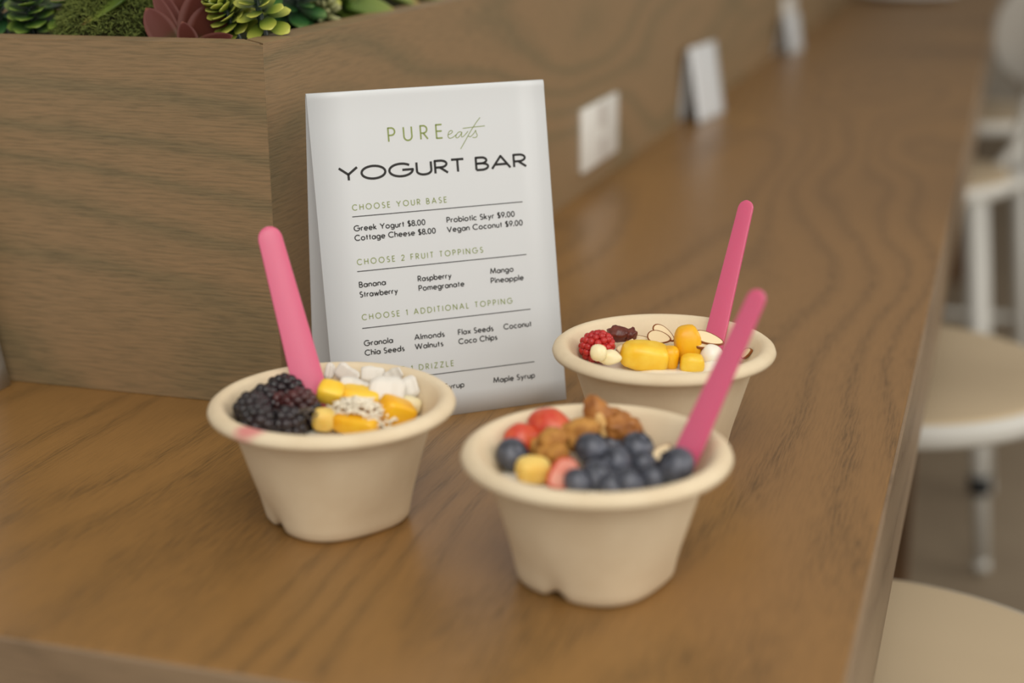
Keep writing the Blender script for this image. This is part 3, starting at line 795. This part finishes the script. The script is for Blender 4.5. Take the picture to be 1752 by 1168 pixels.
lump('banana_chunk', 912, 803, .064, (.0105, .0085, .0075), M['banana'], 'yellow banana chunk at the front left of the nearest bowl', 'banana', None, .75, .15, 1.2, (.3, .2, .5))
GN = 'granola clusters in the nearest bowl'
GR = [(946, 752, .0715, (.0092, .008, .007), 'tan granola cluster on top, in front of the red strawberry'),
      (921, 762, .065, (.0075, .007, .006), 'granola cluster behind the banana chunk'),
      (953, 777, .067, (.0075, .0065, .006), 'brown granola cluster between banana chunk and large blueberry'),
      (934, 776, .066, (.006, .006, .005), 'small dark granola cluster just behind the banana chunk'),
      (990, 742, .071, (.0122, .010, .009), 'wide tan granola chunk left of the upright walnut')]
for px, py, z, s, lb in GR: lump('granola_cluster', px, py, z, s, M['granola'], lb, 'granola', GN, .9, .3, 2.0, (.2, .3, px), .14, 3)
b = blob((.0075, .0055, .0165), 1, .18, 1.3, 5, 4, (-.25, -.42, .2), .12)
o = thing('walnut_piece', b, M['walnut'], at_z(1030, 722, .073), 'upright curved walnut piece rising above the nearest bowl rim', 'walnut', 'walnut pieces in the nearest bowl')
b = blob((.0035, .0025, .0095), 1, .2, 1.5, 8, 3, (-.25, -.42, .2), .1); b.transform(Matrix.Translation((.0016, -.0048, -.0012))); obj('nut_flesh', b, M['walnutin'], o)['label'] = 'pale broken nut flesh'
for px, py, z, s, lb in ((1066, 730, .068, (.0095, .008, .0075), 'brown walnut piece right of the upright walnut'), (1092, 734, .066, (.0075, .006, .006), 'small walnut piece farthest right, above the rearmost blueberry'),
                         (1056, 712, .070, (.006, .005, .006), 'small walnut bit leaning on the upright walnut')):
    lump('walnut_piece', px, py, z, s, M['walnut'], lb, 'walnut', 'walnut pieces in the nearest bowl', 1, .3, 1.7, (.4, .2, px), .2, 4)
almond(1130, 776, .064, .016, .008, (.5, -.5, .9), 'cream almond slice standing between blueberries and spoon', 'almond slices in bowls')

# ---- left bowl
BBG = 'blackberries in the left bowl'
BB = [(419, 706, .070, 'leftmost blackberry, against the left wall of the bowl', 'blackberry', .0105),
      (453, 687, .070, 'blackberry at the back between leftmost and top blackberries', 'blackberry', .0098),
      (485, 669, .072, 'topmost blackberry nearest the foot of the pink spoon', 'blackberry', .0100),
      (443, 724, .068, 'blackberry at the front rim above the pink juice stain', 'blackberry', .0100),
      (492, 726, .064, 'blackberry in the middle of the front rim of left bowl', 'blackberry', .0105),
      (474, 698, .066, 'dark red blackberry in the heart of the heap', 'redblack', .0092),
      (512, 690, .072, 'reddish blackberry right beside the foot of the pink spoon', 'redblack', .0088),
      (523, 712, .064, 'seed-sprinkled blackberry touching the mango and banana', 'blackberry', .0098)]
for px, py, z, lb, mm, r in BB:
    berry('blackberry', px, py, z, (r * .80, r * .80, r), 36, r * .35, M[mm], lb, 'blackberry', BBG, (px * .1, py * .13, px * .07))
b = bmesh.new(); c0 = at_z(523, 703, .072)
for i in range(60):
    p = Vector((max(-.009, min(.009, rnd.gauss(0, .005))), max(-.006, min(.006, rnd.gauss(0, .003))), 0)); p.z = .0015 - 55 * p.x * p.x - 75 * p.y * p.y
    bmesh.ops.create_icosphere(b, subdivisions=1, radius=.0007, matrix=Matrix.Translation(p) @ Matrix.Diagonal((1.5, 1, .8, 1)))
tag(obj('chia_seeds', b, M['chia'], None, c0), 'grey-brown chia seeds sprinkled on the blackberry beside the banana', 'chia seeds', kind='stuff')
MG = 'mango chunks in the left bowl'
for px, py, z, s, mm, lb, r in ((612, 682, .067, (.0165, .0105, .0085), 'mango', 'big coconut-dusted mango chunk in the middle of left bowl', (.15, .1, .2)),
                                (676, 706, .0655, (.0120, .0098, .0095), 'mangodeep', 'bright yellow mango chunk at the right of the left bowl', (.2, .5, .8)),
                                (610, 726, .0635, (.0150, .0075, .0065), 'mangodeep', 'mango chunk along the front rim of left bowl', (.1, .1, -.1)),
                                (626, 702, .065, (.0070, .0065, .0070), 'mangodeep', 'small orange mango piece between the larger mango chunks', (.3, .2, .5)),
                                (566, 672, .074, (.0088, .0075, .0068), 'mango', 'pale mango cube at the right foot of the pink spoon', (.4, .3, .3))):
    lump('mango_chunk', px, py, z, s, M[mm], lb, 'mango', MG, .45, .10, 1.2, r)
for px, py, z, s, lb in ((556, 718, .065, (.0088, .0075, .0075), 'beige banana chunk between the blackberries and front mango'), (705, 694, .062, (.0095, .0070, .0060), 'cream banana slice at the far right wall of left bowl')):
    lump('banana_chunk', px, py, z, s, M['banana' if px < 600 else 'cream'], lb, 'banana', 'banana pieces in the left bowl', .8, .14, 1.3, (.2, .1, .4))
CO = 'coconut chips in the left bowl'
for px, py, z, L, w, cu, r, lb in ((564, 634, .072, .006, .011, .1, (1.15, .2, .3), 'narrow white coconut chip just right of the pink spoon'),
                                   (594, 640, .073, .016, .012, .12, (1.2, .5, -.1), 'white square coconut chip at the back, second right of the spoon'),
                                   (638, 640, .073, .015, .011, -.1, (1.15, .1, .5), 'white square coconut chip at the back centre of left bowl'),
                                   (674, 644, .072, .014, .010, .12, (1.2, -.6, .2), 'white pointed coconut chip at the right end of the back wall'),
                                   (662, 668, .073, .022, .017, -.1, (1.0, .2, .4), 'widest white coconut chip, standing behind the bright yellow mango'),
                                   (696, 664, .070, .016, .015, .12, (1.0, -.2, .6), 'white coconut chip against the right wall above the cream banana'),
                                   (606, 658, .075, .018, .010, .1, (.7, .2, .1), 'white coconut chip lying on the dusted mango')):
    flake(px, py, z, L, w, cu, r, M['coco'], 'coconut_chip', lb, 'coconut chip', CO, .0006, .0002)
b = bmesh.new(); c0 = at_z(612, 682, .0765)
for i in range(210):
    p = Vector((max(-.022, min(.022, rnd.gauss(0, .012))), max(-.010, min(.011, rnd.gauss(-.002, .006))), 0)); p.z = -.0005 - 22 * p.x * p.x - 40 * p.y * p.y + rnd.uniform(-.002, .0008)
    d = Vector((rnd.uniform(-1, 1), rnd.uniform(-1, 1), rnd.uniform(-.2, .3))).normalized() * rnd.uniform(.002, .004)
    add_tube(b, [p - d, p + Vector((0, 0, .0004)), p + d], .0006, 5)
tag(obj('shredded_coconut', b, M['cocoshred'], None, c0), 'fine white shredded coconut scattered over the middle mango chunk', 'shredded coconut', kind='stuff')

# ---- farthest bowl
berry('raspberry', 1012, 594, .069, (.0088, .0088, .0112), 66, .0026, M['raspberry'], 'big red raspberry at the left wall of the farthest bowl', 'raspberry', None, (.6, 1.1, .3))
lump('dried_fruit_piece', 1058, 571, .073, (.0075, .0055, .0055), M['raisin'], 'dark red-brown dried fruit behind the raspberry', 'dried fruit', 'dried fruit in the farthest bowl', 1, .3, 1.6, (.2, .3, .4), .1)
lump('dried_fruit_piece', 1080, 573, .072, (.0048, .004, .0048), M['raisin'], 'smaller reddish dried fruit touching the dark one on its right', 'dried fruit', 'dried fruit in the farthest bowl', 1, .3, 1.6, (.2, .3, 1.4), .1)
MR = 'mango chunks in the farthest bowl'
for px, py, z, s, mm, lb, r, sq in ((1105, 609, .066, (.0180, .0120, .0110), 'mango', 'widest yellow mango chunk at the front of the farthest bowl', (.1, .15, .25), .72),
                                (1176, 590, .070, (.0098, .0090, .0145), 'mangodeep', 'tall yellow mango chunk left of the spoon in farthest bowl', (.05, -.08, .4), .78),
                                (1146, 612, .064, (.0070, .0070, .0090), 'mangodeep', 'orange mango piece wedged between the wide and tall chunks', (.2, .1, .1), .8),
                                (1184, 622, .062, (.0085, .0075, .0075), 'mango', 'pale mango chunk at the foot of the tall mango', (.1, .1, .3), .7)):
    lump('mango_chunk', px, py, z, s, M[mm], lb, 'mango', MR, sq * .9, .12, 1.1, r)
AR = 'almond slices in bowls'
for px, py, z, L, w, r, lb in ((1092, 580, .069, .020, .008, (.25, .1, .3), 'almond slice lying between dried fruit and widest mango'),
                               (1128, 577, .072, .017, .009, (.9, .1, -.1), 'almond slice leaning at the back between the two large mangos'),
                               (1136, 570, .073, .018, .008, (.7, .5, -.2), 'almond slice on edge behind the other back almond slice'),
                               (1212, 579, .0745, .022, .010, (.55, .3, .2), 'almond slice between the tall mango and the pink spoon'),
                               (1206, 590, .071, .018, .008, (.3, .1, .4), 'almond slice lying under another one beside the tall mango'),
                               (1279, 604, .066, .011, .007, (.9, -.6, -.6), 'almond slice stuck on the yogurt right of the front spoon')):
    almond(px, py, z, L, w, r, lb, AR)
flake(1072, 594, .069, .014, .007, .2, (.5, -.4, .8), M['almond'], 'oat_flake', 'pale flake leaning on the widest mango, right of raspberry', 'oat flake', None, .0018)
for px, py, z, s, lb in ((1024, 604, .0735, (.0056, .0052, .0058), 'white yogurt-coated nut in front of the raspberry'), (1042, 611, .0690, (.0085, .0062, .0050), 'glossy cream nut between the white nut and widest mango')):
    lump('coated_nut', px, py, z, s, M['cream'], lb, 'nut', 'cream nuts in the farthest bowl', 1, .15, 1.3)
lump('yogurt_dollop', 1217, 610, .064, (.0080, .0070, .0085), M['yogurt'], 'round white yogurt dollop right of the pale mango chunk', 'yogurt', None, 1, .12, 1.2)

# nothing may poke through a bowl's wall: slide each piece of food inwards until it clears
INNER = [(.010, .0413), (.024, .0448), (.039, .0503), (.053, .0548), (.066, .0590), (.0715, .0622), (.0745, .0636)]
bpy.context.view_layer.update()
for o in list(COL.objects):
    if o.parent or o.type != 'MESH' or o.get('category') not in FOODS: continue
    c = min((FB, LB, RBW), key=lambda q: (o.location - q).to_2d().length)
    for _ in range(4):
        worst = 0
        for v in o.data.vertices:
            p = v.co + o.location - c
            if p.z > .0745 or p.z < .01: continue
            lim = next(r0 + (r1 - r0) * (p.z - z0) / (z1 - z0) for (z0, r0), (z1, r1) in zip(INNER, INNER[1:]) if p.z <= z1)
            worst = max(worst, math.hypot(p.x, p.y) - lim + .0004)
        if worst <= 0: break
        d = (o.location - c); d.z = 0
        o.location = o.location - d.normalized() * worst + Vector((0, 0, worst * .25))

# ------------------------------------------------------------------ succulents


def leaf_grid(b, lay, base, d, up, L, Wd, cup, thick, shape, curve=0.0, nu=7, nv=4):
    """one fleshy leaf from base along d; up is its upper side; shape(t) gives the half-width profile"""
    d = d.normalized(); s = d.cross(up).normalized(); n = s.cross(d).normalized()
    top = []; bot = []
    for i in range(nu + 1):
        t = i / nu; w = Wd / 2 * shape(t); rowt = []; rowb = []
        for j in range(nv + 1):
            u = j / nv * 2 - 1
            c = base + d * (L * t) + n * (curve * L * t * t + cup * Wd * (u * u) * shape(t)) + s * (u * w)
            h = thick * (1 - u * u) ** .5 * (shape(t) ** .5)
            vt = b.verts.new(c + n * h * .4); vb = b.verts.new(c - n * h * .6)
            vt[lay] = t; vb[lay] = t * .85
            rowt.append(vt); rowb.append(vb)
        top.append(rowt); bot.append(rowb)
    for i in range(nu):
        for j in range(nv):
            b.faces.new((top[i][j], top[i][j + 1], top[i + 1][j + 1], top[i + 1][j]))
            b.faces.new((bot[i][j], bot[i + 1][j], bot[i + 1][j + 1], bot[i][j + 1]))
    for i in range(nu):
        b.faces.new((top[i][0], top[i + 1][0], bot[i + 1][0], bot[i][0])); b.faces.new((top[i][nv], bot[i][nv], bot[i + 1][nv], top[i + 1][nv]))
    b.faces.new(top[nu] + bot[nu][::-1]); b.faces.new(top[0][::-1] + bot[0])


def sh_spoon(t): return (.32 + .68 * math.sin(PI / 2 * t / .62)) if t < .62 else max(.12, math.sqrt(max(0, 1 - ((t - .62) / .385) ** 2)))
def sh_paddle(t): return max(.1, (math.sin(PI * (.16 + .78 * t)) ** .8))
def sh_leaf(t): return max(.02, (1 - t ** 2.2) ** .8 * (.62 + .5 * t))
def sh_point(t): return max(.03, (1 - t) ** .75 * (.75 + .8 * t) )


def new_leafmesh():
    b = bmesh.new(); return b, b.verts.layers.float.new('tip')


def rosette(name, c, axis, h, r0, n, L, Wd, m, label, cup=.12, tilt0=.15, tilt1=1.25, shape=sh_spoon, thick=.0015, seed=0, taper=.35):
    """leaves spiralling up an axis; lower ones stand out, upper ones close in"""
    b, lay = new_leafmesh(); x, y, z = frame_from(axis); rr = random.Random(seed)
    for i in range(n):
        t = i / (n - 1); ph = i * 2.39996 + seed
        out = x * math.cos(ph) + y * math.sin(ph)
        tl = tilt0 + (tilt1 - tilt0) * t + rr.uniform(-.08, .08)
        d = out * math.cos(tl) + z * math.sin(tl)
        base = c + z * (h * t) + out * r0 * .25
        k = (1 - taper * t) * rr.uniform(.9, 1.08)
        leaf_grid(b, lay, base, d, z * math.cos(tl) - out * math.sin(tl), L * k, Wd * k, cup, thick, shape, .12)
    o = obj(name, b, m, None, None)
    st = bmesh.new(); bottom = Vector((c.x, c.y, .243)) if True else c
    add_tube(st, [bottom, (bottom + c) / 2, c + z * h * .6], [.004, .0035, .002], 8)
    obj('stem', st, M['leaf_dark'], o)
    return tag(o, label, 'succulent', 'succulents in the planter')


TOC = (CAMP - Vector((-.55, 1.0, .27))).normalized()
yf = PY + .062
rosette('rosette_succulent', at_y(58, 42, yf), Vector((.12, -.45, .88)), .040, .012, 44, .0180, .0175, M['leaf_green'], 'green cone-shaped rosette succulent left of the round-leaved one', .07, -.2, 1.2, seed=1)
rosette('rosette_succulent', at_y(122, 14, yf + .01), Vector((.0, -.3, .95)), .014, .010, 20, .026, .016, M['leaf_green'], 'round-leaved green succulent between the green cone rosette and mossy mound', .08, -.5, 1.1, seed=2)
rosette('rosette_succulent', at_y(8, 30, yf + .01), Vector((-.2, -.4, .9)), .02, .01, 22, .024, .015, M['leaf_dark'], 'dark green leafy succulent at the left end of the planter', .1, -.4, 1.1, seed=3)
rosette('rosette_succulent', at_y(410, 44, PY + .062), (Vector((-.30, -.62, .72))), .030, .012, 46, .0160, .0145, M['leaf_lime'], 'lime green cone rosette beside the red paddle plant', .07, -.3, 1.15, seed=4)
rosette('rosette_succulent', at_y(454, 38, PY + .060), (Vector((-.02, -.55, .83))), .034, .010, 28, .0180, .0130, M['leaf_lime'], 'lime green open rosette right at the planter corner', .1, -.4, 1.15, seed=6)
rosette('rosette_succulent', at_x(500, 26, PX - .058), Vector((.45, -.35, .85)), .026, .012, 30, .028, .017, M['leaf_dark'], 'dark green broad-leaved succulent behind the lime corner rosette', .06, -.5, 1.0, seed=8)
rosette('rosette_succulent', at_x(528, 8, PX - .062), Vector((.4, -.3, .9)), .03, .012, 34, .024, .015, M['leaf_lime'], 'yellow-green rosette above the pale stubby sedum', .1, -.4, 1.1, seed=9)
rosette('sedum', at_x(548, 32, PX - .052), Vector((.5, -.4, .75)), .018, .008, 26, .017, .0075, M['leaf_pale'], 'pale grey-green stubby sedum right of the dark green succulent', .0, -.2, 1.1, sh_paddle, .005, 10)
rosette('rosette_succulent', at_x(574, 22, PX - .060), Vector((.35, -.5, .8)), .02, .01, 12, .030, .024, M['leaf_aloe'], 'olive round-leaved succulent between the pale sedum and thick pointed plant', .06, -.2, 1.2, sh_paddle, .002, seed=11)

# back rows that close the view behind the front plants
for i, (px, py, dy, mm, lb) in enumerate(((40, -30, .13, 'leaf_dark', 'dark rosette behind the green cone rosette'), (180, -40, .15, 'leaf_green', 'green rosette behind the mossy mound'),
                                          (430, -30, .12, 'leaf_dark', 'dark green rosette behind the lime cone rosette'), (600, -25, .30, 'leaf_dark', 'dark rosette behind the thick pointed plant'))):
    rosette('rosette_succulent', at_y(px, py, PY + dy), Vector((0, -.4, .9)), .03, .014, 36, .034, .022, M[mm], lb, .1, -.4, 1.1, seed=20 + i)

# red paddle plant: each leaf from its foot to its tip
b, lay = new_leafmesh()
RED = [((292, 76), (250, 14), .022, .030), ((306, 76), (262, -14), .013, .034), ((312, 74), (278, -12), .015, .040), ((328, 78), (322, -50), .036, .050), ((342, 78), (362, -30), .040, .046),
       ((352, 82), (372, 4), .036, .036), ((327, 84), (312, 38), .016, .028), ((340, 80), (395, 62), .014, .026), ((350, 76), (392, -10), .034, .055), ((345, 70), (410, -30), .03, .06), ((318, 76), (296, -40), .03, .055)]
for (fx, fy), (tx, ty), w, dy in RED:
    dy += .016; w *= 1.3; f = at_y(fx, fy, PY + dy + .006); f.z = max(f.z, .248); t = at_y(tx, ty, PY + dy - .004)
    leaf_grid(b, lay, f, t - f, (CAMP - f), (t - f).length, w, .10, .0022, sh_leaf, -.06, 12, 6)
o = obj('paddle_succulent', b, M['leaf_red']); tag(o, 'red-brown succulent with big upright paddle leaves left of the lime rosette', 'succulent', 'succulents in the planter')

# thick pointed leaves
b, lay = new_leafmesh()
for (fx, fy), (tx, ty), w in (((215, -10), (142, 47), .024), ((150, -30), (205, -20), .02), ((180, -30), (235, -20), .02)):
    f = at_y(fx, fy, PY + .050); t = at_y(tx, ty, PY + .040)
    leaf_grid(b, lay, f, t - f, Vector((0, -.5, 1)), (t - f).length, w, .10, .006, sh_point, .05, 10, 6)
tag(obj('aloe', b, M['leaf_aloe']), 'thick pointed green leaf plant leaning left at the mossy mound', 'succulent', 'succulents in the planter')
b, lay = new_leafmesh()
for (fx, fy), (tx, ty), w, xx in (((590, 2), (692, 29), .05, .02), ((610, -40), (725, 8), .05, .03), ((600, -10), (640, -50), .04, .05), ((590, -10), (560, -40), .04, .06), ((640, -30), (770, -6), .05, .03)):
    f = at_x(fx, fy, PX - xx - .03); t = at_x(tx, ty, PX - xx + .012)
    leaf_grid(b, lay, f, t - f, Vector((.4, -.3, 1)), (t - f).length, w, .10, .012, sh_point, -.03, 10, 6)
tag(obj('aloe', b, M['leaf_aloe']), 'thick green pointed plant with brown tips hanging over the planter side', 'succulent', 'succulents in the planter')
for i, yy in enumerate((1.75, 2.1)):
    rosette('rosette_succulent', Vector((PX - .08, yy, .265)), Vector((.2, -.3, .9)), .03, .014, 36, .034, .022, M['leaf_dark'], ('dark rosette past the thick pointed plant, just above frame', 'farther dark rosette in the planter, above the frame')[i], .1, -.4, 1.1, seed=40 + i)

# moss mound
b, lay = new_leafmesh()
mc = at_y(205, 45, PY + .074); mc.z = .250
for i in range(10000):
    a = rnd.uniform(0, 2 * PI); r = math.sqrt(rnd.random()); x, y = r * math.cos(a), r * math.sin(a)
    hz = .055 * math.sqrt(max(0, 1 - r * r))
    p = mc + Vector((x * .052, y * .042, hz - .004))
    nn = Vector((x / .052, y / .042, hz / .0016 * .03)).normalized()
    d = (nn + Vector((rnd.gauss(0, .8), rnd.gauss(0, .8), rnd.gauss(0, .8)))).normalized()
    s = d.cross(Vector((rnd.gauss(0, 1), rnd.gauss(0, 1), rnd.gauss(0, 1)))).normalized() * .0003
    L = rnd.uniform(.003, .008)
    bend = Vector((rnd.gauss(0, .001), rnd.gauss(0, .001), rnd.gauss(0, .001)))
    vs_ = [b.verts.new(q) for q in (p - s, p + s, p + d * L * .5 + s + bend, p + d * L * .5 - s + bend, p + d * L)]
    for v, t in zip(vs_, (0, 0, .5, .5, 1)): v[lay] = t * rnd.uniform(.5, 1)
    b.faces.new(vs_[:4]); b.faces.new((vs_[3], vs_[2], vs_[4]))
o = obj('moss_mound', b, M['moss']); tag(o, 'fuzzy green moss mound left of the red paddle plant', 'moss', kind='stuff')
mb = blob((.051, .041, .055), 1, .1, 1.5, 3, 3); obj('moss_cushion', mb, M['soil'], o, mc - Vector((0, 0, .006)))

# ------------------------------------------------------------------ stools
SR, SD, ST = 0.231, -0.235, 0.032


def stool(x, y, rz, label, brz=0.0):
    o = empty('bar_stool', (x, y, FL), label, 'bar stool', 'white bar stools along the table', rz)
    zt = SD - FL
    b = bmesh.new(); lathe(b, [(.05, zt - ST), (SR - .02, zt - ST), (SR - .006, zt - ST + .003), (SR, zt - ST + .010), (SR, zt - .006), (SR - .004, zt - .001), (SR - .012, zt), (.05, zt)], 72)
    obj('seat', b, M['white'], o)
    b = bmesh.new(); lathe(b, [(.02, zt - .002), (SR - .010, zt - .002), (SR - .011, zt + .002), (SR - .018, zt + .0035), (.02, zt + .0035)], 72)
    obj('seat_pad', b, M['pad'], o)['label'] = 'beige seat pad'
    for sx, sy in ((1, -1), (1, 1), (-1, -1), (-1, 1)):
        t = Vector((sx * .150, sy * .150, zt - ST)); f = Vector((sx * .225, sy * .225, .012))
        b = bmesh.new(); add_tube(b, [t, t.lerp(f, .5), t.lerp(f, .97)], [.021, .019, .016], 16)
        lg_ = obj('leg', b, M['white'], o)
        b = bmesh.new(); add_tube(b, [t.lerp(f, .97), t.lerp(f, 1.0)], [.0165, .0165], 16); obj('foot_cap', b, M['white'], lg_)
        c = t.lerp(f, .76)
        b = bmesh.new(); add_tube(b, [t.lerp(f, .735), t.lerp(f, .785)], [.023, .023], 16); obj('joint_collar', b, M['black'], lg_)['label'] = 'black joint collar'
    q = .150 + .075 * .76; zz = (zt - ST) * .24 + .012 * .76
    pts = [Vector((sx * q, sy * q, zz)) for sx, sy in ((1, -1), (1, 1), (-1, 1), (-1, -1), (1, -1))]
    b = bmesh.new()
    for p0, p1 in zip(pts[:3], pts[1:3]): add_tube(b, [p0, p1], .011, 12)
    obj('footrest', b, M['white'], o)
    if True:
        BR = Matrix.Rotation(brz - rz, 4, 'Z')
        for s in (-1, 1):
            b = bmesh.new(); add_tube(b, smooth3([Vector((SR - .04, s * .07, zt - ST + .004)), Vector((SR + .02, s * .075, zt - .015)), Vector((SR + .065, s * .08, zt + .06)), Vector((SR + .075, s * .085, zt + .17)), Vector((SR + .085, s * .085, zt + .27))]), .013, 12); b.transform(BR)
            obj('back_support', b, M['white'], o)
        b = blob((.012, .055, .095), .9, sub=3); b.transform(Matrix.Translation((SR + .072, 0, zt + .13))); b.transform(BR)
        obj('back_bracket', b, M['white'], o)
        b = bmesh.new(); n, k = 20, 12; gr = []
        for i in range(n + 1):
            u = i / n * 2 - 1; row = []
            for j in range(k + 1):
                v = j / k * 2 - 1
                hx, hy = squircle(u, v)
                row.append(b.verts.new((SR + .075 - .05 * hx * hx + .03 * hy, hx * .16, zt + .29 + hy * .13)))
            gr.append(row)
        for r0, r1 in zip(gr, gr[1:]):
            for j in range(k): b.faces.new((r0[j], r0[j + 1], r1[j + 1], r1[j]))
        b.transform(BR); bk = obj('backrest', b, M['white'], o)
        md = bk.modifiers.new('thickness', 'SOLIDIFY'); md.thickness = .016; md.offset = 0
    return o


def squircle(u, v):
    return u * math.sqrt(1 - v * v / 2), v * math.sqrt(1 - u * u / 2)


def smooth3(p, n=6):
    out = []
    for i in range(len(p) - 1):
        p0, p1, p2, p3 = p[max(i - 1, 0)], p[i], p[i + 1], p[min(i + 2, len(p) - 1)]
        for k in range(n):
            t = k / n
            out.append(.5 * (2 * p1 + (p2 - p0) * t + (2 * p0 - 5 * p1 + 4 * p2 - p3) * t * t + (3 * p1 - p0 - 3 * p2 + p3) * t ** 3))
    return out + [p[-1]]


stool(-0.075, 1.07, PI / 4, 'nearest white round stool at the lower right corner, only its seat in view')
stool(-0.126, 1.925, PI / 4 + .05, 'second white round stool from the front, seat fully beside the table edge')
stool(-0.200, 3.33, 0, 'third white stool with legs and backrest showing beyond the second seat', .45)
stool(-0.116, 4.25, 0, 'farthest white stool, mostly hidden behind the third stool', -.3)
